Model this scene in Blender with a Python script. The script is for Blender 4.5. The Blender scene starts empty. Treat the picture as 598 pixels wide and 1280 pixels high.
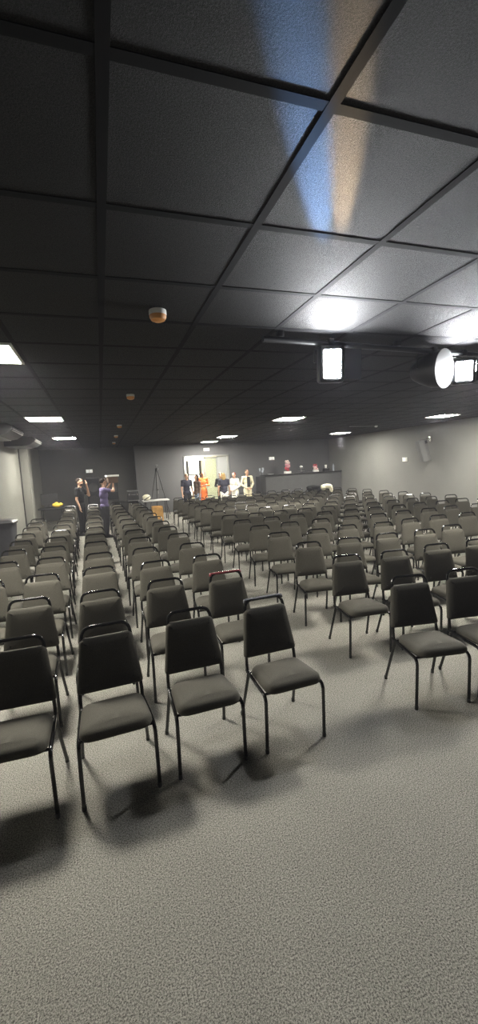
import bpy, math, random
from math import sin, cos, pi, radians as R
from mathutils import Vector, Matrix
random.seed(7)
SC = bpy.context.scene
COL = SC.collection

# ------------------------------------------------------------------ helpers
class MB:
    """collects vertices and faces, then links them as ONE mesh object"""
    def __init__(s): s.v = []; s.f = []; s.m = []; s.cur = 0
    def add(s, vs, fs, M=None):
        b = len(s.v)
        s.v += [tuple(M @ Vector(q)) if M else tuple(q) for q in vs]
        s.f += [tuple(b + i for i in q) for q in fs]
        s.m += [s.cur] * len(fs)
        return s
    def box(s, c, d, M=None, bev=0.0):
        x, y, z = (k / 2 for k in d); cx, cy, cz = c
        b = min(bev, x * .9, y * .9, z * .9)
        if b <= 0:
            vs = [(cx + i * x, cy + j * y, cz + k * z) for i in (-1, 1) for j in (-1, 1) for k in (-1, 1)]
            fs = [(0, 1, 3, 2), (4, 6, 7, 5), (0, 4, 5, 1), (2, 3, 7, 6), (0, 2, 6, 4), (1, 5, 7, 3)]
            return s.add(vs, fs, M)
        # chamfered box: rounded outline stacked in three layers
        def ring(hx, hy, zz, c_):
            o = []
            for sx, sy, a0 in ((1, 1, 0), (-1, 1, pi / 2), (-1, -1, pi), (1, -1, 1.5 * pi)):
                for t in range(3):
                    a = a0 + t * pi / 4
                    o.append((cx + sx * (hx - c_) + cos(a) * c_, cy + sy * (hy - c_) + sin(a) * c_, cz + zz))
            return o
        e = b * .3
        L = [ring(x - b * .7, y - b * .7, -z, e), ring(x - b * .2, y - b * .2, -z + b * .3, b * .8), ring(x, y, -z + b, b),
             ring(x, y, z - b, b), ring(x - b * .2, y - b * .2, z - b * .3, b * .8), ring(x - b * .7, y - b * .7, z, e)]
        s.loft(L, M); return s
    def loft(s, rings, M=None, close=True, cap=True):
        n = len(rings[0]); vs = [p for r in rings for p in r]; fs = []
        for k in range(len(rings) - 1):
            for i in range(n if close else n - 1):
                j = (i + 1) % n
                fs.append((k * n + i, k * n + j, (k + 1) * n + j, (k + 1) * n + i))
        if cap:
            fs.append(tuple(range(n - 1, -1, -1))); fs.append(tuple((len(rings) - 1) * n + i for i in range(n)))
        return s.add(vs, fs, M)
    def tube(s, path, r, n=8, M=None):
        P = [Vector(p) for p in path]; rr = r if isinstance(r, (list, tuple)) else [r] * len(P)
        t0 = (P[1] - P[0]).normalized()
        up = Vector((0, 0, 1)) if abs(t0.z) < .9 else Vector((1, 0, 0))
        a = t0.cross(up).normalized(); rings = []
        for i, p in enumerate(P):
            t = (P[min(i + 1, len(P) - 1)] - P[max(i - 1, 0)]).normalized()
            a = (a - t * a.dot(t)).normalized(); b = t.cross(a)
            rings.append([tuple(p + (a * cos(2 * pi * k / n) + b * sin(2 * pi * k / n)) * rr[i]) for k in range(n)])
        return s.loft(rings, M)
    def lathe(s, prof, n=20, M=None):
        rings = [[(r * cos(2 * pi * k / n), r * sin(2 * pi * k / n), z) for k in range(n)] for r, z in prof]
        return s.loft(rings, M)
    def ell(s, c, r, n=14, m=9, M=None):
        rings = []
        for j in range(m):
            t = -pi / 2 + pi * (j + .5) / m if False else -pi / 2 + pi * (j / (m - 1)) * .98 + .01 * pi
            rings.append([(c[0] + r[0] * cos(t) * cos(2 * pi * k / n), c[1] + r[1] * cos(t) * sin(2 * pi * k / n), c[2] + r[2] * sin(t)) for k in range(n)])
        return s.loft(rings, M)
    def cap(s, a, b, ra, rb, n=12):
        a = Vector(a); b = Vector(b); d = (b - a); L = d.length; d = d.normalized() if L > 1e-6 else Vector((0, 0, 1))
        path = []; rr = []
        for t in (-.98, -.8, -.5, -.2): path.append(a + d * ra * t); rr.append(ra * math.sqrt(1 - t * t))
        for t in (0, .5, 1): path.append(a + d * L * t); rr.append(ra + (rb - ra) * t)
        for t in (.2, .5, .8, .98): path.append(b + d * rb * t); rr.append(rb * math.sqrt(1 - t * t))
        return s.tube(path, rr, n)
    def mesh(s, name, mats, smooth=True):
        me = bpy.data.meshes.new(name); me.from_pydata(s.v, [], s.f); me.update()
        for m in (mats if isinstance(mats, (list, tuple)) else [mats]): me.materials.append(m)
        for p, k in zip(me.polygons, s.m): p.material_index = k; p.use_smooth = smooth
        if smooth:
            try: me.set_sharp_from_angle(angle=R(38))
            except Exception: pass
        return me
    def build(s, name, mats, parent=None, smooth=True):
        o = bpy.data.objects.new(name, s.mesh(name, mats, smooth)); COL.objects.link(o)
        if parent: o.parent = parent
        return o

def tag(o, label=None, cat=None, group=None, kind=None):
    if label: o['label'] = label
    if cat: o['category'] = cat
    if group: o['group'] = group
    if kind: o['kind'] = kind
    return o
def thing(name, label, cat, loc=(0, 0, 0), rz=0.0, group=None):
    o = bpy.data.objects.new(name, None); COL.objects.link(o); o.empty_display_size = .1
    o.location = loc; o.rotation_euler = (0, 0, rz)
    return tag(o, label, cat, group)
def struct(name, mb, mat, parent=None, smooth=False):
    o = mb.build(name, mat, parent, smooth)
    if not parent: o['kind'] = 'structure'
    return o
def bend(pts, rad, seg=5):
    P = [Vector(p) for p in pts]; out = [P[0]]
    for i in range(1, len(P) - 1):
        a = (P[i - 1] - P[i]); b = (P[i + 1] - P[i]); r = min(rad, a.length * .49, b.length * .49)
        p0 = P[i] + a.normalized() * r; p1 = P[i] + b.normalized() * r
        for k in range(seg + 1):
            t = k / seg; out.append(p0 * (1 - t) ** 2 + P[i] * 2 * t * (1 - t) + p1 * t * t)
    out.append(P[-1]); return out
def copy_tree(o, parent=None):
    c = o.copy(); COL.objects.link(c)
    if parent: c.parent = parent
    for ch in o.children: copy_tree(ch, c)
    return c
def rotz(a, loc=(0, 0, 0)): return Matrix.Translation(loc) @ Matrix.Rotation(a, 4, 'Z')

# ------------------------------------------------------------------ materials
def mat(name, col, rough=.6, metal=0.0, spec=.5, noise=None, bump=None, emit=None, coat=0.0, alpha=None, trans=0.0):
    """noise = (scale, amount): a small mottling of the base colour; bump = (scale, strength, distance)"""
    m = bpy.data.materials.new(name); m.use_nodes = True; nt = m.node_tree; b = nt.nodes['Principled BSDF']
    b.inputs['Base Color'].default_value = (*col, 1); b.inputs['Roughness'].default_value = rough
    b.inputs['Metallic'].default_value = metal; b.inputs['Specular IOR Level'].default_value = spec
    b.inputs['Coat Weight'].default_value = coat; b.inputs['Coat Roughness'].default_value = .15
    b.inputs['Transmission Weight'].default_value = trans
    tc = nt.nodes.new('ShaderNodeTexCoord')
    if noise:
        n = nt.nodes.new('ShaderNodeTexNoise'); n.inputs['Scale'].default_value = noise[0]; n.inputs['Detail'].default_value = 4
        nt.links.new(tc.outputs['Object'], n.inputs['Vector'])
        rp = nt.nodes.new('ShaderNodeValToRGB'); k = noise[1]
        rp.color_ramp.elements[0].position = .3; rp.color_ramp.elements[1].position = .7
        rp.color_ramp.elements[0].color = (*[c * (1 - k) for c in col], 1); rp.color_ramp.elements[1].color = (*[min(1, c * (1 + k)) for c in col], 1)
        nt.links.new(n.outputs['Fac'], rp.inputs['Fac']); nt.links.new(rp.outputs['Color'], b.inputs['Base Color'])
    if bump:
        n2 = nt.nodes.new('ShaderNodeTexNoise'); n2.inputs['Scale'].default_value = bump[0]; n2.inputs['Detail'].default_value = 3
        nt.links.new(tc.outputs['Object'], n2.inputs['Vector'])
        bp = nt.nodes.new('ShaderNodeBump'); bp.inputs['Strength'].default_value = bump[1]; bp.inputs['Distance'].default_value = bump[2]
        nt.links.new(n2.outputs['Fac'], bp.inputs['Height']); nt.links.new(bp.outputs['Normal'], b.inputs['Normal'])
    if emit:
        b.inputs['Emission Color'].default_value = (*emit[0], 1); b.inputs['Emission Strength'].default_value = emit[1]
    return m

PANEL_E, SPOT_E, HALL_E = 215.0, 560.0, 26.0
M = {}
M['carpet'] = mat('grey_carpet', (.165, .158, .142), .95, spec=.1)
def _carpet():
    nt = M['carpet'].node_tree; b = nt.nodes['Principled BSDF']; tc = nt.nodes.new('ShaderNodeTexCoord')
    n = nt.nodes.new('ShaderNodeTexNoise'); n.inputs['Scale'].default_value = 150; n.inputs['Detail'].default_value = 6; n.inputs['Roughness'].default_value = .9
    n2 = nt.nodes.new('ShaderNodeTexNoise'); n2.inputs['Scale'].default_value = 2.2; n2.inputs['Detail'].default_value = 3
    nt.links.new(tc.outputs['Object'], n.inputs['Vector']); nt.links.new(tc.outputs['Object'], n2.inputs['Vector'])
    rp = nt.nodes.new('ShaderNodeValToRGB'); e = rp.color_ramp.elements
    e[0].position = .43; e[0].color = (.035, .034, .030, 1); e[1].position = .57; e[1].color = (.32, .308, .272, 1)
    nt.links.new(n.outputs['Fac'], rp.inputs['Fac'])
    mr = nt.nodes.new('ShaderNodeMapRange'); mr.inputs['To Min'].default_value = .85; mr.inputs['To Max'].default_value = 1.15
    nt.links.new(n2.outputs['Fac'], mr.inputs['Value'])
    mx = nt.nodes.new('ShaderNodeMix'); mx.data_type = 'RGBA'; mx.blend_type = 'MULTIPLY'; mx.inputs['Factor'].default_value = 1
    nt.links.new(rp.outputs['Color'], mx.inputs['A']); nt.links.new(mr.outputs['Result'], mx.inputs['B'])
    nt.links.new(mx.outputs['Result'], b.inputs['Base Color'])
    bp = nt.nodes.new('ShaderNodeBump'); bp.inputs['Strength'].default_value = .3; bp.inputs['Distance'].default_value = .005
    nt.links.new(n.outputs['Fac'], bp.inputs['Height']); nt.links.new(bp.outputs['Normal'], b.inputs['Normal'])
_carpet()
M['tile'] = mat('black_ceiling_tile', (.02, .02, .02), .72, spec=.2)
def _tile():
    nt = M['tile'].node_tree; b = nt.nodes['Principled BSDF']; tc = nt.nodes.new('ShaderNodeTexCoord')
    n = nt.nodes.new('ShaderNodeTexNoise'); n.inputs['Scale'].default_value = 150; n.inputs['Detail'].default_value = 5; n.inputs['Roughness'].default_value = .85
    nt.links.new(tc.outputs['Object'], n.inputs['Vector'])
    rp = nt.nodes.new('ShaderNodeValToRGB'); e = rp.color_ramp.elements
    e[0].position = .44; e[0].color = (.004, .004, .004, 1); e[1].position = .66; e[1].color = (.022, .022, .023, 1)
    nt.links.new(n.outputs['Fac'], rp.inputs['Fac']); nt.links.new(rp.outputs['Color'], b.inputs['Base Color'])
    bp = nt.nodes.new('ShaderNodeBump'); bp.inputs['Strength'].default_value = .7; bp.inputs['Distance'].default_value = .005
    nt.links.new(n.outputs['Fac'], bp.inputs['Height']); nt.links.new(bp.outputs['Normal'], b.inputs['Normal'])
_tile()
M['tbar'] = mat('black_ceiling_bar', (.010, .010, .011), .8, spec=.1)
M['wall_pale'] = mat('pale_wall_paint', (.165, .162, .143), .75, noise=(1.2, .05), bump=(60, .1, .002))
M['wall_grey'] = mat('grey_wall_paint', (.16, .158, .149), .75, noise=(.9, .06), bump=(60, .12, .002))
M['wall_alcove'] = mat('alcove_wall_paint', (.08, .079, .075), .7, noise=(.9, .06), bump=(60, .12, .002))
M['wall_dark'] = mat('dark_wall_paint', (.1, .1, .103), .7, noise=(.9, .06), bump=(60, .12, .002))
M['counter'] = mat('dark_counter_front', (.072, .072, .074), .6, noise=(4, .08))
M['fabric'] = mat('black_woven_upholstery', (.055, .051, .041), .85, spec=.25, noise=(260, .25), bump=(420, .25, .001))
M['tube'] = mat('gloss_black_steel', (.005, .005, .005), .14, spec=.6)
M['rubber'] = mat('black_plastic', (.014, .014, .014), .5)
M['film'] = mat('clear_plastic_film', (.22, .225, .26), .2, spec=.6, trans=.6)
M['redfilm'] = mat('red_tinted_film', (.17, .04, .045), .25, spec=.6)
M['light'] = mat('lit_panel', (.9, .9, .85), .4, emit=((1.0, .965, .86), PANEL_E))
M['lens'] = mat('lit_spot_lens', (.9, .9, .9), .3, emit=((.95, .97, 1.0), SPOT_E))
M['black'] = mat('black_metal', (.016, .016, .017), .4)
M['chrome'] = mat('bright_steel', (.6, .6, .6), .22, metal=1)
M['white'] = mat('white_plastic', (.82, .81, .78), .45)
M['amber'] = mat('amber_plastic', (.72, .32, .09), .45)
M['grey'] = mat('mid_grey_plastic', (.2, .2, .2), .5)
M['speaker'] = mat('grey_speaker_paint', (.14, .14, .138), .55, bump=(300, .2, .001))
M['alu'] = mat('aluminium', (.5, .5, .48), .35, metal=.9)
M['cream'] = mat('cream_paint', (.72, .66, .48), .7)
M['glass'] = mat('green_glass', (.75, .86, .78), .05, spec=.5, trans=.9)
M['frost'] = mat('grey_glazed_leaf', (.26, .265, .26), .3, spec=.5)
M['hall'] = mat('lit_hall_strip', (.9, .9, .8), .5, emit=((1.0, .95, .78), HALL_E))
M['strip'] = mat('lit_strip', (.9, .9, .85), .3, emit=((1.0, .97, .88), 3.0))
M['light2'] = mat('emergency_lamp_face', (.85, .85, .8), .3, emit=((1, 1, .95), .55))
M['daypane'] = mat('bright_window_pane', (.9, .9, .85), .3, emit=((1.0, .97, .85), 1.6))
M['wood'] = mat('orange_wood', (.45, .25, .075), .5, noise=(9, .25))
M['tabletop'] = mat('pale_laminate', (.5, .5, .49), .5)
M['yellow'] = mat('yellow_cloth', (.75, .5, .06), .7, bump=(30, .4, .01))
M['offwhite'] = mat('cream_cloth', (.72, .68, .52), .85, bump=(25, .5, .01))
M['skin'] = mat('light_skin', (.52, .31, .21), .55)
M['skin2'] = mat('tan_skin', (.36, .2, .12), .55)
M['eye'] = mat('dark_eye', (.02, .015, .012), .2)
M['hair_dark'] = mat('dark_hair', (.018, .012, .01), .8, spec=.15, bump=(90, .5, .004))
M['hair_blond'] = mat('blond_hair', (.38, .25, .1), .8, spec=.15, bump=(90, .5, .004))
M['hair_red'] = mat('auburn_hair', (.16, .045, .03), .8, spec=.15, bump=(90, .5, .004))
def cloth(name, col): return mat(name, col, .85, spec=.2, bump=(22, .35, .012))
M['c_black'] = cloth('black_cloth', (.017, .017, .018)); M['c_purple'] = cloth('purple_cloth', (.105, .085, .17))
M['c_orange'] = cloth('orange_cloth', (.72, .17, .045)); M['c_navy'] = cloth('navy_cloth', (.035, .035, .05))
M['c_white'] = cloth('white_cloth', (.75, .73, .66)); M['c_beige'] = cloth('beige_cloth', (.72, .66, .47))
M['c_jean'] = cloth('pale_denim', (.22, .27, .36)); M['c_char'] = cloth('charcoal_cloth', (.03, .03, .034))
M['c_brown'] = cloth('brown_print_cloth', (.12, .08, .06))
M['pink'] = mat('pink_petals', (.62, .3, .34), .7); M['pale'] = mat('pale_petals', (.75, .58, .55), .7); M['red'] = mat('red_petals', (.42, .05, .07), .6)
M['blueglass'] = mat('clear_bottle', (.6, .65, .72), .1, trans=.5)
M['signgreen'] = mat('pale_green_sign', (.5, .62, .45), .4, emit=((.75, .9, .6), .5))

# ------------------------------------------------------------------ room shell
XL, XR, YB, YF, ZC = -2.3, 10.66, 18.1, -4.2, 2.9
XJ, YB2 = 1.41, 18.6                       # the far wall steps back beyond XJ
DX0, DX1, DZ = 3.47, 5.52, 2.38            # doorway in the far wall
TX, TY, OX, OY = .655, .638, .749, 1.197   # ceiling grid
b = MB(); b.box(((XL + XR) / 2, (YF + 23) / 2, -.1), (XR - XL + .6, 23 - YF, .2)); struct('floor', b, M['carpet'])
b = MB(); b.box(((XL + XR) / 2, (YF + YB2) / 2, ZC + .1), (XR - XL + .6, YB2 - YF + .4, .2)); struct('ceiling', b, M['tile'])
b = MB(); b.box((XL - .1, (YF + YB2) / 2, ZC / 2), (.2, YB2 - YF + .4, ZC)); struct('wall_left', b, M['wall_pale'])
b = MB(); b.box((XR + .1, (YF + YB2) / 2, ZC / 2), (.2, YB2 - YF + .4, ZC)); struct('wall_right', b, M['wall_grey'])
b = MB(); b.box(((XL + XR) / 2, YF - .1, ZC / 2), (XR - XL, .2, ZC)); struct('wall_front', b, M['wall_dark'])
b = MB()
b.box(((XJ + DX0) / 2, YB + .1, ZC / 2), (DX0 - XJ, .2, ZC)); b.box(((DX1 + XR) / 2, YB + .1, ZC / 2), (XR - DX1, .2, ZC))
b.box(((DX0 + DX1) / 2, YB + .1, (DZ + ZC) / 2), (DX1 - DX0, .2, ZC - DZ)); b.box((XJ + .05, (YB + .2 + YB2) / 2, ZC / 2), (.1, YB2 - YB - .2, ZC))
struct('wall_back', b, M['wall_dark'])
b = MB(); b.box(((XL + XJ + .1) / 2, YB2 + .1, ZC / 2), (XJ + .1 - XL, .2, ZC)); struct('wall_alcove', b, M['wall_alcove'])
b = MB(); b.box((XL + .12, 14.35, ZC / 2), (.24, .45, ZC)); struct('wall_pillar', b, M['wall_pale'])
b = MB(); b.box((XL + .012, 14.085, ZC / 2), (.03, .05, ZC)); struct('gap_shadow_strip', b, M['black'])  # black strip standing in for the shadowed gap between wall and pillar
# ceiling T bars: one lattice, broken where the light panels sit
b = MB()
k0 = int((XL - OX) / TX) ; k1 = int((XR - OX) / TX)
for k in range(k0, k1 + 1): b.box((OX + k * TX, (YF + YB2) / 2, ZC - .001), (.036, YB2 - YF, .004))
for m in range(int((YF - OY) / TY), int((YB - OY) / TY) + 1): b.box(((XL + XR) / 2, OY + m * TY, ZC - .0005), (XR - XL, .036, .004))
struct('trim_1', b, M['tbar'])
b = MB(); b.box((XR - .012, (YF + YB) / 2, .04), (.024, YB - YF, .08)); struct('baseboard_right', b, M['black'])

# hall beyond the doorway
b = MB(); b.box((4.6, 22.4, 1.45), (6, .2, 2.9)); struct('wall_hall_back', b, M['cream'])
b = MB(); b.box((1.7, 20.4, 1.45), (.2, 3.9, 2.9)); struct('wall_hall_left', b, M['cream'])
b = MB(); b.box((7.5, 20.4, 1.45), (.2, 3.9, 2.9)); struct('wall_hall_right', b, M['cream'])
b = MB(); b.box((4.6, 20.6, 2.95), (6, 3.9, .1)); struct('ceiling_hall', b, M['white'])
b = MB()
for x in (3.75, 4.45, 5.15): b.box((x, 22.26, 1.45), (.12, .09, 2.3))
for z in (.35, 1.5, 2.55): b.box((4.45, 22.28, z), (1.45, .05, .05))
w = struct('window_1', b, M['black'])
b = MB(); b.box((4.45, 22.292, 1.45), (1.4, .012, 2.2)); b.build('pane', M['daypane'], w)
t = tag(MB().box((4.6, 20.6, 2.87), (2.2, 1.2, .05), bev=.01).build('ceiling_light', M['hall']), 'bright ceiling light in the hall seen through the doorway', 'ceiling light')
# door frame, sliding glass leaf, grey leaf
b = MB()
for x in (DX0 + .03, DX1 - .03): b.box((x, YB + .08, DZ / 2), (.06, .26, DZ))
b.box(((DX0 + DX1) / 2, YB + .08, DZ - .03), (DX1 - DX0, .26, .06)); d1 = struct('door_1', b, M['alu'])
b = MB()
for x in (4.42, 4.98): b.box((x, YB + .1, 1.15), (.05, .04, 2.28))
for z in (.04, 2.26): b.box((4.7, YB + .1, z), (.6, .04, .06))
b.build('sliding_leaf_frame', M['alu'], d1)
b = MB(); b.box((4.7, YB + .1, 1.15), (.52, .012, 2.2)); b.build('glass_pane', M['glass'], d1)
b = MB(); b.box((5.22, YB + .05, 1.16), (.46, .03, 2.3)); b.build('grey_leaf', M['frost'], d1)
t = tag(MB().box((3.95, YB + .26, 2.25), (.95, .1, .13), bev=.02).build('strip_light', M['strip']), 'bright white strip light across the top of the doorway', 'light')

# ------------------------------------------------------------------ ceiling fittings
def panel(k, m, label):
    x = OX + (k + .5) * TX; y = OY + (m + .5) * TY
    t = thing('ceiling_light_panel', label, 'ceiling light', (x, y, ZC), 0, 'square ceiling light panels')
    f = MB(); w = .31
    for s in (-1, 1): f.box((s * (w - .012), 0, -.009), (.024, 2 * w, .018)); f.box((0, s * (w - .012), -.009), (2 * w - .048, .024, .018))
    f.build('frame', M['white'], t); MB().box((0, 0, -.006), (2 * w - .05, 2 * w - .05, .012)).build('diffuser', M['light'], t)
panel(-3, 4, 'square light panel on the pale-wall side, closest to the stage end')
panel(-3, 11, 'square light panel second along the ceiling beside the pale wall')
panel(-3, 18, 'square light panel third along the ceiling beside the pale wall, near the alcove')
panel(5, 4, 'square light panel beside the pair of bright spotlights')
panel(5, 12, 'square light panel over the middle rows, above the aisle chairs')
panel(5, 20, 'square light panel between the doorway light and the mid-room light')
panel(5, 24, 'square light panel closest to the doorway, above the green exit sign')
panel(12, 12, 'square light panel above the grey wall loudspeaker')
panel(12, 20, 'square light panel closest to the corner of bar and grey wall')
panel(12, 4, 'square light panel above the front rows beside the grey wall')
def smoke(x, y, r, label, amber=True):
    t = thing('smoke_detector', label, 'smoke detector', (x, y, ZC), 0, 'smoke detectors in a line along the ceiling')
    MB().lathe([(r * .5, 0), (r * .98, 0), (r, -.006), (r, -.028), (r * .96, -.032), (r * .5, -.032)], 28).build('base', M['white'], t)
    MB().lathe([(r * .5, -.032), (r * .97, -.032), (r * .96, -.044), (r * .8, -.062), (r * .5, -.07), (.004, -.071)], 28).build('sensor_cover', M['amber'], t)
smoke(.45, 2.9, .058, 'amber and white smoke detector nearest the stage end, the biggest one seen')
smoke(.48, 6.02, .055, 'amber and white smoke detector second along the dark ceiling')
smoke(.49, 9.84, .055, 'small smoke detector third along the dark ceiling')
smoke(.51, 12.6, .055, 'small smoke detector fourth along the dark ceiling')
smoke(.53, 15.4, .055, 'tiny smoke detector closest to the far alcove wall')
t = thing('ceiling_sensor', 'small white ceiling sensor with surface conduit near the grey wall', 'sensor', (8.6, 11.6, ZC))
MB().lathe([(.02, 0), (.05, 0), (.05, -.03), (.03, -.05), (.003, -.052)], 18).build('body', M['white'], t)
MB().tube([(-.05, 0, -.012), (-1.0, 0, -.012)], .01, 8).build('conduit', M['grey'], t)

# air conditioners hung under the ceiling along the pale wall
def aircon(y, label):
    t = thing('ceiling_air_conditioner', label, 'air conditioner', (XL + .02, y, ZC), 0, 'ceiling air conditioners on the pale wall')
    pr = [(0, -.012), (.66, -.012), (.72, -.05), (.74, -.09), (.70, -.15), (.6, -.215), (.4, -.245), (0, -.245)]
    b = MB(); b.loft([[(x, s, z) for x, z in pr] for s in (-.62, .62)]); b.build('casing', M['black'], t)
    for s in (-.635, .635): MB().loft([[(x, s - .014, z) for x, z in pr], [(x, s + .014, z) for x, z in pr]]).build('end_cap', M['rubber'], t)
    b = MB()
    for i, (x, z) in enumerate(((.728, -.075), (.735, -.105), (.722, -.135))): b.box((x, 0, z), (.02, 1.16, .008))
    b.build('louvre', M['alu'], t)
    b = MB()
    for i in range(9): b.box((.12 + i * .045, 0, -.248), (.018, 1.1, .008))
    b.build('intake_grille', M['grey'], t)
    b = MB()
    for s in (-.5, .5): b.tube([(.3, s, 0), (.3, s, -.03)], .012)
    b.build('hanger', M['black'], t)
aircon(9.75, 'black ceiling air conditioner on the pale wall, the bigger near one')
aircon(12.75, 'black ceiling air conditioner on the pale wall by the pillar')

# lighting bar with three spots
BAR0, BAR1, BZ = Vector((1.3, 3.16, 2.83)), Vector((5.2, 3.47, 2.83)), 2.83
t = thing('lighting_bar', 'black horizontal lighting bar under the ceiling carrying the spotlights', 'lighting bar')
MB().tube([BAR0, BAR1], .024, 12).build('pipe', M['black'], t)
for f in (.04, .35, .66, .97):
    p = BAR0.lerp(BAR1, f); MB().box((p.x, p.y, 2.875), (.05, .06, .05), bev=.006).build('ceiling_bracket', M['black'], t)
def spot(fx, label, aim, kind):
    p = BAR0 + (BAR1 - BAR0) * fx
    t = thing('stage_spotlight', label, 'spotlight', (p.x, p.y, BZ), 0, 'spotlights on the ceiling bar')
    MB().box((0, 0, .005), (.05, .075, .06), bev=.008).build('clamp', M['black'], t)
    hw = .15 if kind == 'flood' else (.185 if kind == 'round' else .14)
    q = MB(); q.tube(bend([(-hw, 0, -.16), (-hw, 0, -.04), (hw, 0, -.04), (hw, 0, -.16)], .03), .008, 8); q.build('yoke', M['black'], t)
    A = Matrix.Translation((0, 0, -.17)) @ Matrix.Rotation(aim[0], 4, 'Z') @ Matrix.Rotation(aim[1], 4, 'X') @ Matrix.Rotation(pi / 2, 4, 'X')
    if kind == 'round':
        h = MB(); h.lathe([(.03, -.2), (.08, -.19), (.12, -.12), (.165, .0), (.17, .09), (.178, .095), (.178, .11), (.166, .11), (.13, .06), (.02, .05)], 32, A); h.build('housing', M['black'], t)
        MB().lathe([(.168, .108), (.18, .108), (.18, .114), (.168, .114)], 32, A).build('front_ring', M['grey'], t)
        MB().lathe([(.002, .085), (.07, .083), (.12, .07), (.12, .064), (.002, .062)], 32, A).build('lens', M['lens'], t)
    else:
        w_, h_ = (.17, .25) if kind == 'flood' else (.17, .2)
        q = MB(); q.box((0, 0, 0), (w_ + .05, h_ + .05, .09), A, bev=.02); q.build('housing', M['black'], t)
        q = MB()
        for i in range(7): q.box((0, -h_ / 2 + .03 + i * (h_ - .06) / 6, -.06), (w_, .012, .05), A)
        q.build('cooling_fin', M['black'], t)
        MB().box((0, 0, .046), (w_ - .02, h_ - .02, .012), A, bev=.03).build('lens', M['lens'], t)
        B = A @ Matrix.Translation((w_ / 2 + .03, 0, .03)) @ Matrix.Rotation(R(6), 4, 'Y')
        MB().box((.08, 0, 0), (.16, h_, .006), B).build('barn_door', M['black'], t, smooth=False)
def fx(x): return (x - BAR0.x) / (BAR1.x - BAR0.x)
spot(fx(1.93), 'lone bright stage spotlight hanging from the bar above the aisle', (R(-8), R(5)), 'flood')
spot(fx(3.1), 'round bright stage spotlight in a wide housing, beside a square one', (R(20), R(5)), 'round')
spot(fx(3.5), 'square bright stage spotlight beside the round one on the bar', (R(-30), R(5)), 'square')

# two added coloured lamps that imitate the streaked ceiling reflection of the lone spotlight
def streak_lamp(name, col, power, target, half):
    ld = bpy.data.lights.new(name, 'SPOT'); lo = bpy.data.objects.new(name, ld); COL.objects.link(lo)
    ld.color = col; ld.energy = power; ld.spot_size = 2 * R(half); ld.spot_blend = 1.0; ld.shadow_soft_size = .01
    lo.location = (1.915, 3.09, 2.70); d = Vector(target) - lo.location; lo.rotation_euler = d.to_track_quat('-Z', 'Y').to_euler()
streak_lamp('streak_lamp_blue', (.25, .5, 1.0), 950, (.86, 1.5, 2.885), 2.6)
streak_lamp('streak_lamp_amber', (1.0, .72, .42), 620, (.985, 1.5, 2.885), 2.2)

# ------------------------------------------------------------------ chairs
def slab(outline, layers, Mx=None):
    """outline: 2D loop (ccw); layers: (inset, height, dome) from bottom to top"""
    n = len(outline); P = [Vector((x, y)) for x, y in outline]
    N = []
    for i in range(n):
        d = (P[(i + 1) % n] - P[i - 1]).normalized(); N.append(Vector((d.y, -d.x)))
    c = sum(P, Vector((0, 0))) / n; rings = []
    for ins, z in layers:
        if ins < 1: rings.append([(p.x - q.x * ins, p.y - q.y * ins, z) for p, q in zip(P, N)])
        else: rings.append([(c.x + (p.x - c.x) * (ins - 1), c.y + (p.y - c.y) * (ins - 1), z) for p, q in zip(P, N)])
    return MB().loft(rings, Mx)
def rounded(pts, rads, seg=5, fill=True):
    out = []; n = len(pts)
    for i in range(n):
        p = Vector(pts[i]); a = Vector(pts[i - 1]) - p; b_ = Vector(pts[(i + 1) % n]) - p; r = rads[i]
        p0 = p + a.normalized() * r; p1 = p + b_.normalized() * r
        for k in range(seg + 1):
            t = k / seg; q = p0 * (1 - t) ** 2 + p * 2 * t * (1 - t) + p1 * t * t; out.append((q.x, q.y))
    if not fill: return out
    # extra points along the straight runs
    full = []
    for i in range(len(out)):
        a = Vector(out[i]); b_ = Vector(out[(i + 1) % len(out)]); full.append(out[i]); L = (b_ - a).length
        for k in range(1, int(L / .06) + 1 if L > .09 else 1):
            q = a.lerp(b_, k / (int(L / .06) + 1)); full.append((q.x, q.y))
    return full
SEAT = slab(rounded([(-.205, -.268), (.205, -.268), (.185, .1), (-.185, .1)], [.085, .085, .06, .06]),
            [(1.5, .393), (.035, .394), (.01, .401), (0, .416), (.002, .433), (.011, .45), (.028, .463), (.055, .472), (1.68, .478), (1.35, .482), (1.03, .483)],
            Matrix(((1, 0, 0, 0), (0, 1, 0, 0), (0, -.055, 1, -.013), (0, 0, 0, 1)))).mesh('seat', M['fabric'])
LEAN = math.atan(.226)
BK = Matrix.Translation((0, .147, .477)) @ Matrix.Rotation(-LEAN, 4, 'X') @ Matrix.Rotation(pi / 2, 4, 'X')   # local x, y(up along back), z = -Y world (front)
def backshape():
    o = rounded([(-.206, .0), (.206, .0), (.163, .338), (-.163, .338)], [.028, .028, .035, .035])
    return slab(o, [(1.6, -.022), (.03, -.021), (.008, -.016), (0, -.006), (0, .008), (.005, .018), (.016, .026), (.04, .031), (1.72, .033), (1.35, .034), (1.03, .034)], BK)
BACK = backshape().mesh('backrest', M['fabric'])
TR = .0115
def leg_mesh(sx, front):
    q = MB()
    if front: q.tube(bend([(sx * .21, -.2275, .012), (sx * .207, -.238, .388), (sx * .2, -.05, .386)], .055, 6), TR, 9)
    else: q.tube(bend([(sx * .212, .232, .012), (sx * .19, .125, .34), (sx * .1885, .112, .386)], .03, 3), TR, 9)
    return q.mesh('leg', M['tube'])
def cap_mesh(sx, front):
    q = MB(); x, y = sx * (.21 if front else .212), (-.2275 if front else .232)
    q.lathe([(.004, 0), (.012, 0), (.0132, .003), (.013, .026), (.0118, .03)], 9, Matrix.Translation((x, y, 0))); return q.mesh('foot_cap', M['rubber'])
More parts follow.
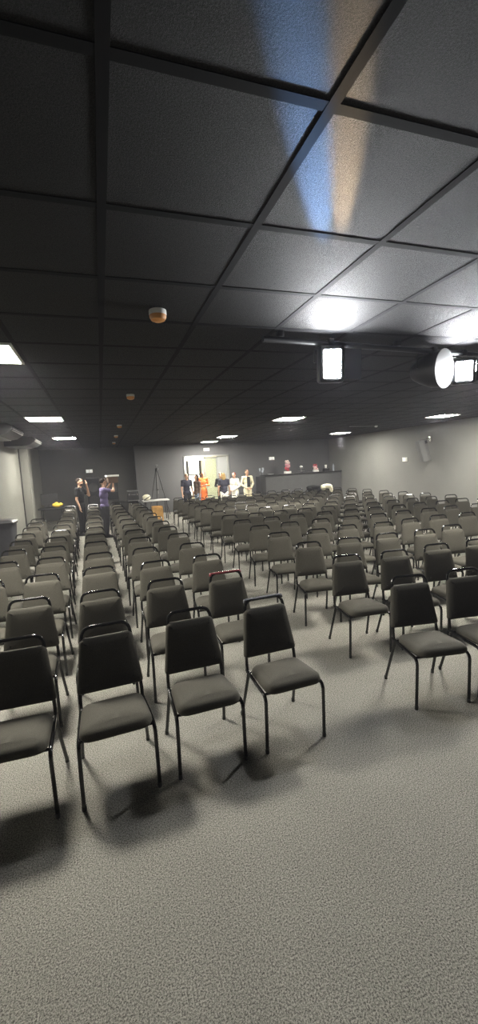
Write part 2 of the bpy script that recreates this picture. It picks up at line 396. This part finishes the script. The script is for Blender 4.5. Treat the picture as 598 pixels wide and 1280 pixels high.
def frame_mesh():
    q = MB()
    for s in (-1, 1): q.tube([(s * .2, -.06, .386), (s * .188, .15, .386)], TR, 8)
    q.tube([(-.195, -.2, .384), (.195, -.2, .384)], .009, 8); q.tube([(-.19, .1, .384), (.19, .1, .384)], .009, 8)
    for s in (-1, 1):
        q.lathe([(.003, 0), (.009, .001), (.009, .007), (.003, .008)], 8, Matrix.Translation((s * .12, -.225, .388)))
    return q.mesh('seat_frame', M['tube'])
def hoop_mesh():
    q = MB(); g = lambda z: .139 + (z - .44) * .226
    q.tube(bend([(-.188, .132, .375), (-.19, .139, .44), (-.1445, g(.868), .868), (.1445, g(.868), .868), (.19, .139, .44), (.188, .132, .375)], .06, 6), TR, 9)
    return q.mesh('back_frame', M['tube'])
LEGS = [(leg_mesh(s, f), cap_mesh(s, f)) for f in (True, False) for s in (-1, 1)]
FRAME, HOOP = frame_mesh(), hoop_mesh()
def link(name, me, parent):
    o = bpy.data.objects.new(name, me); COL.objects.link(o); o.parent = parent; return o
def make_chair(caps):
    t = thing('stacking_chair', '', 'chair')
    link('seat', SEAT, t); link('backrest', BACK, t); link('back_frame', HOOP, t); link('seat_frame', FRAME, t)
    for me, cp in LEGS:
        l = link('leg', me, t)
        if caps: link('foot_cap', cp, l)
    return t
ORD = ['front', 'second', 'third', 'fourth', 'fifth', 'sixth', 'seventh', 'eighth', 'ninth', 'tenth', 'eleventh', 'twelfth', 'thirteenth', 'fourteenth', 'fifteenth', 'sixteenth', 'seventeenth']
proto = {True: None, False: None}
def chair(x, y, rz, label, group):
    near = y < 5.0
    if proto[near] is None: o = proto[near] = make_chair(near)
    else: o = copy_tree(proto[near])
    o.location = (x, y, 0); o.rotation_euler = (0, 0, rz); o['label'] = label; o['group'] = group
    return o
NR = 14
LEFT = [(1.08, -.012), (.5, -.010), (-.055, -.024), (-.575, -.038), (-1.03, -.056)]
special = {}
exact = {('p', 0, 0): (1.071, 2.573, .028), ('p', 1, 0): (.505, 2.566, .025), ('p', 2, 0): (-.045, 2.54, .05), ('p', 3, 0): (-.582, 2.54, -.028),
         ('p', 0, 1): (1.03, 3.43, .02), ('p', 1, 1): (.47, 3.46, .02), ('p', 2, 1): (-.085, 3.37, .02), ('p', 3, 1): (-.64, 3.42, -.02),
         ('g', 0, 0): (2.304, 2.541, -.18), ('g', 1, 0): (2.83, 2.49, -.15)}
for c, (x0, sl) in enumerate(LEFT):
    rows = range(2, 10) if c == 4 else range(0, NR)
    for i in rows:
        y = 2.55 + .865 * i; x = x0 + sl * (y - 2.55)
        x += random.uniform(-.015, .015); yy = y + random.uniform(-.04, .04); rz = random.uniform(-.05, .05)
        if ('p', c, i) in exact: x, yy, rz = exact[('p', c, i)]
        if c == 4: lab = f'padded black chair in {ORD[i]} row, column nearest the pale wall'
        else:
            cn = ['beside the centre aisle', 'second from the centre aisle', 'third from the centre aisle', 'fourth from the centre aisle'][c]
            lab = f'padded black chair in {ORD[i]} row, pale-wall block, column {cn}'
        o = chair(x, yy, rz, lab, 'black chairs in the pale-wall block'); special[('p', c, i)] = o
for c in range(11):
    for i in range(NR):
        y = 2.55 + .865 * i; x = 2.29 + .0085 * (y - 2.5) + .568 * c
        if x > 1.12 * y + .35: continue
        x += random.uniform(-.02, .02); yy = y + random.uniform(-.05, .05) + .0 * c; rz = -.10 + random.uniform(-.07, .05)
        if ('g', c, i) in exact: x, yy, rz = exact[('g', c, i)]
        cn = 'beside the centre aisle' if c == 0 else ('nearest the grey wall' if c == 10 else f'{ORD[c]} from the centre aisle')
        lab = f'padded black chair in {ORD[i]} row, grey-wall block, column {cn}'
        o = chair(x, yy, rz, lab, 'black chairs in the grey-wall block'); special[('g', c, i)] = o
# plastic wrapping left on two handles
def wrap(key, m, name):
    g = lambda z: .139 + (z - .44) * .226
    q = MB(); q.tube(bend([(-.1455, g(.85), .85), (-.1445, g(.868), .868), (.1445, g(.868), .868), (.1455, g(.85), .85)], .05, 6), .0124, 9)
    o = q.build(name, m, special[key]); o['label'] = 'plastic wrap left on the handle'
special[('p', 0, 0)]['label'] = 'front-row padded black chair beside the aisle with plastic film on its handle'
wrap(('p', 0, 0), M['film'], 'handle_film')
special[('p', 0, 1)]['label'] = 'second-row padded black chair beside the aisle with reddish film on its handle'
wrap(('p', 0, 1), M['redfilm'], 'handle_film')

# ------------------------------------------------------------------ wall fittings
t = thing('wall_loudspeaker', 'grey tilted loudspeaker bracketed high on the grey side wall', 'loudspeaker', (XR, 11.45, 2.35))
b = MB(); b.box((-.02, 0, .05), (.04, .12, .2), bev=.005); b.tube([(-.03, 0, .05), (-.16, 0, .07), (-.2, 0, .02)], .018); b.build('bracket', M['chrome'], t)
A = Matrix.Translation((-.27, 0, -.32)) @ Matrix.Rotation(R(-20), 4, 'Z') @ Matrix.Rotation(R(-14), 4, 'Y')
b = MB(); pr = [(-.16, -.15), (-.16, .15), (.0, .15), (.13, .07), (.13, -.07), (.0, -.15)]
b.loft([[(x, y, z) for x, y in pr] for z in (-.36, .36)], A); b.build('cabinet', M['speaker'], t, smooth=False)
b = MB(); b.box((-.17, 0, 0), (.02, .27, .66), A, bev=.008); b.build('grille', M['speaker'], t)
b = MB(); b.box((.06, -.115, .26), (.1, .03, .1), A); b.build('input_plate', M['black'], t)
def wallbox(loc, rz, label, two=True):
    t = thing('emergency_wall_lamp', label, 'emergency light', loc, rz, 'white emergency lights on the walls')
    MB().box((0, -.025, 0), (.27 if two else .22, .05, .15), bev=.01).build('casing', M['white'], t)
    q = MB()
    for s in ((-.065, .065) if two else (0,)): q.box((s, -.056, 0), (.1, .014, .1), bev=.006)
    q.build('lamp_face', M['light2'], t)
    MB().box((0, -.053, 0), (.012, .008, .12) if two else (.03, .02, .03)).build('divider', M['grey'], t)
wallbox((7.62, YB, 2.1), 0, 'white twin emergency light on the far wall above the bar')
wallbox((-.44, YB2, 1.95), 0, 'white twin emergency light on the alcove wall behind the standing men')
wallbox((XR, 12.7, 1.75), -pi / 2, 'small white box on the grey side wall beside the loudspeaker', False)
t = thing('exit_sign', 'small pale green exit sign above the doorway', 'sign', (4.53, YB, 2.63))
MB().box((0, -.015, 0), (.26, .03, .13), bev=.005).build('casing', M['white'], t); MB().box((0, -.033, 0), (.23, .006, .1)).build('sign_face', M['signgreen'], t)

# ------------------------------------------------------------------ bar counter at the far wall
t = thing('bar_counter', 'long dark bar counter along the far wall', 'counter', (0, 17.0, 0))
b = MB(); b.box((8.73, .25, .665), (3.8, .5, 1.33)); b.build('counter_body', M['counter'], t, smooth=False)
b = MB(); b.box((8.7, .22, 1.355), (3.86, .6, .05), bev=.01); b.build('counter_top', M['black'], t)
b = MB(); b.box((6.72, .3, .66), (.2, .7, 1.32)); b.build('end_panel', M['black'], t, smooth=False)
ZB = 1.381; YI = 17.2
def bottle(x, y, z, h, r, label, m, group=None):
    t = thing('bottle', label, 'bottle', (x, y, z), 0, group)
    MB().lathe([(r * .5, 0), (r, .004), (r, h * .6), (r * .85, h * .68), (r * .38, h * .78), (r * .36, h * .94), (.005, h * .94)], 16).build('body', m, t)
    MB().lathe([(r * .42, h * .92), (r * .42, h), (.004, h)], 12).build('cap', M['black'], t)
def bouquet(x, y, z, s, label, petals, box):
    t = thing('flower_arrangement', label, 'flower arrangement', (x, y, z))
    MB().box((0, 0, .05 * s), (.28 * s, .2 * s, .1 * s), bev=.008).build('box', box, t)
    for k, (mname, n, zc, rr) in enumerate(petals):
        q = MB()
        for i in range(n):
            a = i * 2.4; d = rr * math.sqrt((i + .5) / n)
            q.ell((d * cos(a), d * sin(a) * .8, zc + .05 * cos(i * 1.7)), (.055 * s, .055 * s, .05 * s), 10, 7)
        q.build('blossoms', M[mname], t)
    st = MB()
    for i in range(5): st.tube([(.02 * i - .04, 0, .08 * s), (.03 * i - .06, .01, max(.12, petals[-1][2]) )], .006, 6)
    st.build('stem', M['hair_dark'], t)
bouquet(8.0, YI, ZB, 1.0, 'tall pink flower arrangement in a white box on the bar', [('red', 5, .2, .1), ('pink', 9, .34, .1), ('pale', 7, .5, .085)], M['white'])
bouquet(9.42, YI, ZB, .85, 'shorter red and pink flower arrangement in white box on bar', [('pale', 8, .16, .1), ('pink', 5, .2, .11), ('red', 5, .27, .09)], M['white'])
t = thing('tiered_stand', 'low two-tier serving stand between the flower arrangements on bar', 'stand', (8.68, YI, ZB))
MB().lathe([(.05, 0), (.08, .005), (.02, .02), (.02, .3), (.005, .31)], 14).build('post', M['chrome'], t)
for z, r in ((.06, .15), (.18, .1)): MB().lathe([(.01, z), (r, z + .005), (r + .012, z + .02), (r, z + .02), (.01, z + .012)], 20).build('plate', M['grey'], t)
MB().ell((0, 0, .27), (.07, .07, .045)).build('dome_lid', M['white'], t)
t = thing('black_case', 'small black case on the bar carrying a white cup', 'case', (9.95, YI, ZB))
MB().box((0, 0, .07), (.26, .2, .14), bev=.012).build('body', M['black'], t); MB().tube(bend([(-.05, -.1, .12), (-.05, -.125, .12), (.05, -.125, .12), (.05, -.1, .12)], .01), .006).build('handle', M['grey'], t)
t = thing('cup', 'white cup standing on the small black case', 'cup', (9.95, YI, ZB + .141))
MB().lathe([(.03, 0), (.042, .004), (.055, .15), (.05, .15), (.036, .01), (.002, .01)], 18).build('body', M['white'], t); MB().lathe([(.002, .155), (.055, .155), (.057, .148), (.056, .148)], 18).build('lid', M['white'], t)
bottle(10.35, YI, ZB, .36, .05, 'tall pale bottle at the end of the bar by grey wall', M['blueglass'])
t = thing('plate', 'white plate lying on the bar near its free end', 'plate', (7.17, YI, ZB)); MB().lathe([(.04, 0), (.07, .004), (.15, .02), (.148, .025), (.07, .01), (.002, .008)], 24).build('body', M['white'], t)
# glassware and cloth on the free end of the counter
for i, (dx, dy, h) in enumerate(((-.09, 0, .3), (.08, .04, .32), (0, -.08, .2))):
    g = thing('wine_glass', ['pale wine glass on the bar end, closest to the doorway', 'pale wine glass on the bar end, the tallest one', 'short pale wine glass at the front edge of the bar end'][i], 'glass', (6.75 + dx, YI + dy, ZB), 0, 'glasses on the bar end')
    MB().lathe([(.004, 0), (.04, .003), (.006, .012), (.006, h * .5), (.04, h * .62), (.05, h * .8), (.042, h), (.039, h), (.046, h * .8), (.036, h * .64), (.002, h * .53)], 16).build('body', M['blueglass'], g)

# ------------------------------------------------------------------ clutter by the alcove
def tripod(x, y, h, label):
    t = thing('tripod', label, 'tripod', (x, y, 0))
    for k in range(3):
        a = R(-100 + 120 * k) if False else R([185, -5, 95][k]); r = .42
        f = Vector((r * cos(a), r * sin(a), .015)); top = Vector((.04 * cos(a), .04 * sin(a), h * .86)); mid = f.lerp(top, .55)
        l = MB(); l.tube([mid, top], .02, 8); l.tube([f, mid], .014, 8); l.build('leg', M['black'], t)
        MB().ell((f.x, f.y, .015), (.022, .022, .015)).build('foot', M['rubber'], t)
    MB().tube([(0, 0, h * .42), (0, 0, h * .95)], .014, 8).build('centre_column', M['grey'], t)
    q = MB()
    for k in range(3):
        a = R([185, -5, 95][k]); q.tube([(0, 0, h * .5), (.2 * cos(a), .2 * sin(a), h * .5)], .006, 6)
    q.ell((0, 0, h * .5), (.03, .03, .03)); q.build('spreader', M['black'], t)
    q = MB(); q.lathe([(.02, h * .85), (.06, h * .86), (.06, h * .9), (.03, h * .92)], 14); q.build('crown', M['black'], t)
    q = MB(); q.box((0, 0, h * .97), (.1, .14, .06), bev=.01); q.tube([(0, .05, h * .96), (.12, .3, h * .9)], .008); q.build('pan_head', M['grey'], t)
tripod(2.18, 17.3, 2.1, 'tall black camera tripod standing against the far wall')
def table(x, y, w, d, h, label, m, rz=0):
    t = thing('folding_table', label, 'table', (x, y, 0), rz)
    MB().box((0, 0, h - .02), (w, d, .04), bev=.008).build('tabletop', m, t)
    for sx in (-1, 1):
        for sy in (-1, 1): MB().tube([(sx * (w / 2 - .08), sy * (d / 2 - .08), .003), (sx * (w / 2 - .1), sy * (d / 2 - .08), h - .04)], .014, 8).build('leg', M['black'], t)
    MB().tube([(-w / 2 + .09, 0, h - .07), (w / 2 - .09, 0, h - .07)], .012).build('brace', M['black'], t)
table(1.85, 15.6, .95, .6, .76, 'pale-topped folding table beneath the tall tripod', M['tabletop'])
t = thing('wooden_crate', 'orange-brown wooden crate standing in front of the pale table', 'crate', (1.82, 15.05, 0))
b = MB()
for s in (-1, 1): b.box((s * .17, 0, .28), (.02, .36, .56)); b.box((0, s * .17, .28), (.32, .02, .56))
b.box((0, 0, .02), (.32, .32, .03)); b.build('body', M['wood'], t, smooth=False)
b = MB()
for z in (.06, .5): b.box((0, -.187, z), (.36, .014, .06))
b.build('batten', M['wood'], t, smooth=False)
t = tag(MB().ell((0, 0, .11), (.15, .13, .11), 18, 12).build('bundle', M['offwhite']), 'round white bundle lying at the end of the pale table', 'bundle'); t.location = (1.52, 15.55, .761)
q = MB(); q.tube(bend([(-.1, -.1, .02), (.02, -.145, .1), (.12, -.07, .15), (.13, .05, .1)], .05), .018); q.build('strap', M['black'], t)
# black cases
def case(x, y, z, w, d, h, label, name='equipment_case'):
    t = thing(name, label, 'case', (x, y, z))
    MB().box((0, 0, h / 2), (w, d, h), bev=.02).build('body', M['black'], t)
    q = MB()
    for zz in (.02, h - .02): q.box((0, 0, zz), (w + .012, d + .012, .02))
    q.build('edge_trim', M['grey'], t)
    MB().tube(bend([(-.08, -d / 2, h * .6), (-.08, -d / 2 - .04, h * .6), (.08, -d / 2 - .04, h * .6), (.08, -d / 2, h * .6)], .015), .008).build('handle', M['grey'], t)
    for s in (-1, 1): MB().box((s * w * .35, -d / 2 - .006, h * .62), (.04, .014, .06)).build('latch', M['chrome'], t)
    return t
table(.85, 16.6, 1.0, .6, .72, 'dark folding table in front of the alcove', M['black'])
case(1.12, 16.6, .721, .42, .34, .40, 'black equipment case standing on the dark alcove table')
t = thing('tubular_trolley', 'black tubular trolley with a tall rounded handle by the alcove', 'trolley', (.38, 17.2, 0))
q = MB(); q.tube(bend([(-.23, 0, .08), (-.2, 0, 1.68), (.2, 0, 1.68), (.23, 0, .08)], .12, 6), .018, 9); q.build('handle_frame', M['black'], t)
q = MB()
for z in (.35, .75, 1.12): q.tube([(-.215, 0, z), (.215, 0, z)], .014, 8)
q.build('crossbar', M['black'], t)
MB().box((0, 0, .93), (.4, .02, .3), bev=.005).build('back_panel', M['c_char'], t); MB().box((0, -.15, .09), (.44, .3, .02)).build('toe_plate', M['black'], t)
for s in (-1, 1): MB().tube([(s * .2 - .02, .06, .09), (s * .2 + .02, .06, .09)], .089, 20).build('wheel', M['rubber'], t)
t = thing('floor_loudspeaker', 'tall black cabinet loudspeaker between the two standing men', 'loudspeaker', (-.32, 17.6, 0))
MB().box((0, 0, .85), (.5, .45, 1.7), bev=.02).build('cabinet', M['black'], t); MB().box((0, -.23, .85), (.44, .02, 1.6), bev=.006).build('grille', M['c_char'], t)
for zz in (.3, .8, 1.3): MB().lathe([(.02, 0), (.17, .004), (.18, .012), (.17, .012), (.1, .004), (.002, .008)], 22, Matrix.Translation((0, -.242, zz)) @ Matrix.Rotation(pi / 2, 4, 'X')).build('driver', M['black'], t)
# table with monitor and yellow bag beside the pillar
table(-1.62, 14.9, .78, .55, .8, 'dark table in the corner behind the pale-wall chairs', M['black'])
t = thing('monitor', 'black monitor with dark screen on the corner table', 'monitor', (-1.68, 15.0, .801))
MB().lathe([(.02, 0), (.12, .004), (.12, .012), (.03, .02), (.025, .12), (.005, .12)], 20).build('stand', M['black'], t)
q = MB(); w_, h_ = .5, .36
for s in (-1, 1): q.box((s * (w_ / 2 - .012), 0, .1 + h_ / 2), (.024, .04, h_)); q.box((0, 0, .1 + h_ / 2 + s * (h_ / 2 - .012)), (w_ - .048, .04, .024))
q.build('bezel', M['rubber'], t); MB().box((0, .005, .1 + h_ / 2), (w_ - .05, .02, h_ - .05)).build('screen', M['black'], t)
t = tag(MB().ell((0, 0, .09), (.15, .1, .09), 16, 11).ell((.1, -.02, .1), (.09, .08, .06), 12, 9).build('pouch', M['yellow']), 'bright yellow pouch lying in front of the black monitor', 'pouch'); t.location = (-1.44, 14.78, .801)
q = MB(); q.tube(bend([(-.08, -.07, .15), (-.06, -.09, .2), (.04, -.09, .2), (.06, -.07, .15)], .03), .01); q.build('handle', M['black'], t)
# wheelie bin
t = thing('wheeled_bin', 'dark wheeled bin with a lid against the pale wall', 'bin', (-1.98, 9.3, 0))
def sq(hx, hy, z): return [(p[0], p[1], z) for p in rounded([(-hx, -hy), (hx, -hy), (hx, hy), (-hx, hy)], [.04] * 4, 3, False)]
q = MB()
rings = [sq(.2, .22, .05), sq(.2, .22, .06), sq(.255, .265, .93), sq(.275, .285, .935), sq(.275, .285, .965)]
q.loft(rings); q.build('body', M['c_char'], t)
q = MB(); q.loft([sq(.285, .295, .966), sq(.29, .3, .985), sq(.25, .26, 1.02), sq(.12, .12, 1.035)]); q.build('lid', M['black'], t)
q = MB(); q.tube([(-.22, .31, .95), (.22, .31, .95)], .015); q.build('handle', M['black'], t)
for s in (-1, 1): MB().tube([(s * .22 - .025, .2, .09), (s * .22 + .025, .2, .09)], .0895, 18).build('wheel', M['rubber'], t)
# jackets on chairs in the back row
def jacket(x, y, z, m, label, s=1.0):
    q = MB()
    q.ell((0, 0, .0), (.25 * s, .1, .1), 18, 12); q.ell((.17 * s, -.02, -.14), (.09, .09, .16), 14, 9); q.ell((-.15 * s, -.03, -.05), (.11, .09, .09), 14, 9)
    o = q.build('jacket', m); o.location = (x, y, z); return tag(o, label, 'jacket')

# ------------------------------------------------------------------ people
def evalmesh(name, mb, mats, voxel, smooth=4):
    me = mb.mesh('tmp', mats, True); o = bpy.data.objects.new('tmp', me); COL.objects.link(o)
    r = o.modifiers.new('r', 'REMESH'); r.mode = 'VOXEL'; r.voxel_size = voxel; r.use_smooth_shade = True
    s = o.modifiers.new('s', 'SMOOTH'); s.factor = .5; s.iterations = smooth
    dg = bpy.context.evaluated_depsgraph_get(); dg.update()
    ev = o.evaluated_get(dg); out = bpy.data.meshes.new_from_object(ev); out.name = name
    bpy.data.objects.remove(o); bpy.data.meshes.remove(me)
    out.materials.clear()
    for m in (mats if isinstance(mats, (list, tuple)) else [mats]): out.materials.append(m)
    for p in out.polygons: p.use_smooth = True
    return out
def joined(me, mb, name, mats):
    """append un-remeshed detail (fingers, ears) to an evaluated mesh: still one mesh"""
    q = MB(); q.v = [tuple(v.co) for v in me.vertices]; q.f = [tuple(p.vertices) for p in me.polygons]; q.m = [0] * len(q.f)
    q.add(mb.v, mb.f); return q.mesh(name, mats)
def person(loc, rz, h, label, skin, hair, shirt, trousers, arms, hair_style='short', sleeve='short', skirt=None, lean=0.0, beard=False, tie=None, stride=.0):
    """local front is -Y. arms: for each side (elbow offset, wrist offset, finger direction) in units of h from the shoulder"""
    t = thing('person', label, 'person', loc, rz)
    V = lambda x, y, z: Vector((x * h, y * h, z * h))
    hip = [V(s * .052, 0, .50) for s in (-1, 1)]; knee = [V(s * .056, -.012 - s * stride, .275) for s in (-1, 1)]; ank = [V(s * .06, .012 - s * stride * 1.4, .05) for s in (-1, 1)]
    sh = [V(s * .108, .0 - lean, .805) for s in (-1, 1)]; neck = V(0, .005 - lean, .83); head = V(0, -.012 - lean * 1.2, .925)
    el = []; wr = []; fd = []
    for k, (e, w_, d) in enumerate(arms):
        el.append(sh[k] + V(*e)); wr.append(sh[k] + V(*w_)); fd.append(Vector(d).normalized())
    def torso(q, g):
        q.ell(V(0, -lean * .1, .535), (.092 * h + g, .066 * h + g, .055 * h + g)); q.ell(V(0, -lean * .4, .62), (.078 * h + g, .058 * h + g, .075 * h + g))
        q.ell(V(0, -lean * .8, .72), (.093 * h + g, .064 * h + g, .085 * h + g)); q.ell(V(0, -lean, .78), (.1 * h + g, .05 * h + g, .045 * h + g))
        for k in (0, 1): q.cap(V(0, -lean, .8), sh[k], .035 * h + g, .031 * h + g)
    body = MB(); torso(body, 0)
    body.cap(V(0, -lean, .79), head - V(0, 0, .02), .034 * h, .03 * h)
    body.ell(head + V(0, 0, .012), (.042 * h, .052 * h, .056 * h), 18, 12); body.ell(head + V(0, -.014, -.03), (.031 * h, .036 * h, .036 * h), 16, 10)
    body.cap(head + V(0, -.05, .008), head + V(0, -.062, -.012), .006 * h, .0085 * h, 8)
    for k in (0, 1):
        body.cap(sh[k], el[k], .028 * h, .022 * h); body.cap(el[k], wr[k], .022 * h, .0145 * h)
        pm = wr[k] + fd[k] * .03 * h; body.cap(wr[k], pm, .014 * h, .018 * h)
        body.cap(hip[k], knee[k], .048 * h, .033 * h); body.cap(knee[k], ank[k], .034 * h, .021 * h); body.cap(ank[k], ank[k] + V(0, -.06, -.03), .02 * h, .016 * h)
    me = evalmesh('body', body, skin, .011)
    ex = MB()
    for k in (0, 1):
        f = fd[k]; side = (Vector((1, 0, 0)) - f * f.x).normalized() if abs(f.x) < .8 else Vector((0, 0, 1)); curl = f.cross(side).normalized()
        s_ = -1 if k else 1
        for i, (u, L) in enumerate(((-.026, .034), (-.009, .042), (.009, .046), (.026, .041))):
            a = wr[k] + f * .035 * h + side * u * .55 * h / 1.0 * .6; b1 = a + f * L * .55 * h; b2 = b1 + (f * .8 + curl * .6).normalized() * L * .55 * h
            ex.tube([a, b1, b2, b2 + (f * .4 + curl * .9) * .006], [.0085, .008, .007, .004], 7)
        a = wr[k] + f * .012 * h + side * s_ * .011 * h; b1 = a + (side * s_ * .8 + f * .6) * .022 * h; ex.tube([a, b1, b1 + f * .02 * h], [.0105, .0095, .006], 7)
    for s in (-1, 1): ex.ell(head + V(s * .043, .006, -.004), (.006 * h, .012 * h, .018 * h), 10, 7)
    for s in (-1, 1): ex.tube([head + V(s * .014, -.046, -.028), head + V(0, -.0495, -.03)], .0028 * h, 6)
    me = joined(me, ex, 'body', skin)
    link('body', me, t)
    for s in (-1, 1): MB().ell(head + V(s * .0175, -.0475, .012), (.0068 * h, .0055 * h, .0052 * h), 10, 7).build('eye', M['eye'], t)
    # hair
    if hair:
        q = MB(); hc = head + V(0, .006, .02)
        rings = []
        for j in range(9):
            tt = R(-28 + j * 14.6); rings.append([(hc.x + .047 * h * cos(tt) * cos(a), hc.y + .006 * h + .055 * h * cos(tt) * sin(a) * (1 if sin(a) > 0 else .86), hc.z + .053 * h * sin(tt) + (.03 * h if sin(a) < -.3 and j < 3 else 0)) for a in [2 * pi * i / 20 for i in range(20)]])
        q.loft(rings)
        if hair_style == 'long':
            q.ell(head + V(0, .034, -.035), (.05 * h, .03 * h, .085 * h), 16, 10)
            for s in (-1, 1): q.ell(head + V(s * .042, .008, -.04), (.016 * h, .026 * h, .07 * h), 12, 8)
        q.build('hair', hair, t)
    if beard:
        MB().ell(head + V(0, -.024, -.042), (.032 * h, .032 * h, .024 * h), 14, 9).build('beard', M['hair_dark'], t)
    # clothing
    q = MB(); torso(q, .009 * h)
    for k in (0, 1):
        q.cap(sh[k], sh[k].lerp(el[k], .62 if sleeve == 'short' else 1.0), .036 * h, .031 * h)
        if sleeve == 'long': q.cap(el[k], el[k].lerp(wr[k], .9), .03 * h, .021 * h)
    if skirt:
        q.cap(V(0, 0, .54), V(0, 0, .3), .09 * h, .1 * h)
    link('shirt' if not skirt else 'dress', evalmesh('shirt', q, shirt, .011), t)
    q = MB(); q.ell(V(0, 0, .53), (.1 * h, .074 * h, .05 * h))
    for k in (0, 1): q.cap(hip[k], knee[k], .058 * h, .042 * h); q.cap(knee[k], ank[k].lerp(knee[k], .1), .042 * h, .032 * h)
    link('trousers', evalmesh('trousers', q, trousers, .011), t)
    for k in (0, 1):
        q = MB(); a = ank[k]
        for zz in (0,): q.loft([[(a.x + .029 * h * cos(u) , a.y - .03 * h + .075 * h * sin(u), .002) for u in [2 * pi * i / 16 for i in range(16)]], [(a.x + .03 * h * cos(u), a.y - .03 * h + .077 * h * sin(u), .03) for u in [2 * pi * i / 16 for i in range(16)]],
                         [(a.x + .027 * h * cos(u), a.y - .02 * h + .06 * h * sin(u), .06) for u in [2 * pi * i / 16 for i in range(16)]], [(a.x + .022 * h * cos(u), a.y + .024 * h * sin(u), .1) for u in [2 * pi * i / 16 for i in range(16)]]])
        q.build('shoe', M['c_black'], t)
    if tie:
        MB().box(tuple(V(0, -.078, .7)), (.14, .03, .42), bev=.012).build('shirt_front', tie, t)
    return t, [w_ for w_ in wr], head
DOWN = [((-.03, .01, -.17), (-.035, -.03, -.31), (0, -.15, -1)), ((.03, .01, -.17), (.035, -.03, -.31), (0, -.15, -1))]
FOLD = [((-.045, .0, -.16), (.05, -.12, -.17), (1, -.2, .1)), ((.045, .0, -.16), (-.05, -.125, -.15), (-1, -.2, .1))]
CLASP = [((-.05, .01, -.16), (.055, -.1, -.26), (.6, -.5, -.4)), ((.05, .01, -.16), (-.055, -.1, -.26), (-.6, -.5, -.4))]
RAISE = [((-.1, -.11, -.02), (.03, -.15, .11), (.6, -.2, .7)), ((.1, -.11, -.02), (-.03, -.15, .11), (-.6, -.2, .7))]
ONEUP = [((-.03, .01, -.17), (-.035, -.04, -.31), (0, -.15, -1)), ((.03, -.1, -.12), (-.06, -.11, .07), (-.2, 0, 1))]
person((.03, 12.48, 0), R(105), 1.70, 'man in purple t-shirt raising a box, standing among the chairs', M['skin'], M['hair_dark'], M['c_purple'], M['c_char'], RAISE)
person((-.64, 13.36, 0), R(70), 1.74, 'bearded man in black holding a phone to his face', M['skin'], M['hair_dark'], M['c_black'], M['c_black'], ONEUP, sleeve='short', beard=True)
person((3.25, 16.6, 0), R(15), 1.66, 'bald man in dark t-shirt at the edge of the doorway', M['skin'], None, M['c_navy'], M['c_char'], DOWN)
person((3.62, 16.35, 0), R(-70), 1.58, 'woman with long dark hair beside the person in orange', M['skin2'], M['hair_dark'], M['c_brown'], M['c_jean'], DOWN, hair_style='long')
person((4.08, 17.3, 0), R(5), 1.70, 'person dressed all in orange standing in the doorway', M['skin2'], M['hair_dark'], M['c_orange'], M['c_orange'], FOLD, sleeve='long', skirt=True)
person((4.80, 17.0, 0), R(-30), 1.62, 'person in black standing behind the blond woman', M['skin'], M['hair_dark'], M['c_black'], M['c_black'], FOLD, sleeve='long')
person((4.66, 16.1, 0), R(165), 1.60, 'blond woman in navy top seen from behind at doorway', M['skin'], M['hair_blond'], M['c_navy'], M['c_white'], DOWN, hair_style='long')
person((5.28, 16.6, 0), R(-60), 1.58, 'auburn-haired person in a white shirt facing the doorway', M['skin'], M['hair_red'], M['c_white'], M['c_white'], CLASP, sleeve='long')
person((5.66, 16.1, 0), R(5), 1.68, 'man in a beige suit over dark shirt with clasped hands', M['skin2'], M['hair_dark'], M['c_beige'], M['c_beige'], CLASP, sleeve='long', tie=M['c_char'])

q = MB(); q.box((0, 0, 0), (.3, .2, .2), bev=.012)
t = thing('carton', 'pale-topped brown box held up by the man in purple', 'box', (.3, 12.42, 1.66), R(15))
MB().box((0, 0, -.02), (.28, .2, .18), bev=.01).build('body', M['c_brown'], t); MB().box((0, 0, .095), (.34, .22, .05), bev=.01).build('lid', M['white'], t)
jacket(8.1, 14.0, .89, M['offwhite'], 'cream jacket heaped over a chair back in the last row by the bar')
jacket(7.55, 14.0, .89, M['c_black'], 'dark jacket heaped over a chair back beside the cream jacket', 1.2)
# ------------------------------------------------------------------ camera, world, view
F, P, RO, YA = 520.5, .110843, -.053531, .314511
fw = Vector((sin(YA) * cos(P), cos(YA) * cos(P), -sin(P))); r0 = Vector((cos(YA), -sin(YA), 0)); u0 = r0.cross(fw)
r = r0 * cos(RO) + u0 * sin(RO); u = -r0 * sin(RO) + u0 * cos(RO)
cd = bpy.data.cameras.new('camera'); co = bpy.data.objects.new('camera', cd); COL.objects.link(co)
cd.sensor_fit = 'VERTICAL'; cd.sensor_height = 24; cd.lens = F / 1280 * 24; cd.clip_start = .05
co.matrix_world = Matrix(((r.x, u.x, -fw.x, 0), (r.y, u.y, -fw.y, 0), (r.z, u.z, -fw.z, 1.85), (0, 0, 0, 1)))
SC.camera = co
w = bpy.data.worlds.new('world'); SC.world = w; w.use_nodes = True
w.node_tree.nodes['Background'].inputs['Color'].default_value = (.02, .02, .022, 1)
vs = w.node_tree.nodes.new('ShaderNodeVolumeScatter'); vs.inputs['Color'].default_value = (.86, .86, 1.0, 1)
vs.inputs['Density'].default_value = .0022; vs.inputs['Anisotropy'].default_value = .35      # thin haze added to imitate lens glare around the lamps
w.node_tree.links.new(vs.outputs['Volume'], w.node_tree.nodes['World Output'].inputs['Volume'])
SC.view_settings.view_transform = 'Standard'; SC.view_settings.look = 'None'; SC.view_settings.exposure = 0; SC.view_settings.gamma = 1
SC.view_settings.use_curve_mapping = False
SC.cycles.use_denoising = True; SC.cycles.denoising_prefilter = 'NONE'; SC.cycles.sample_clamp_indirect = 6
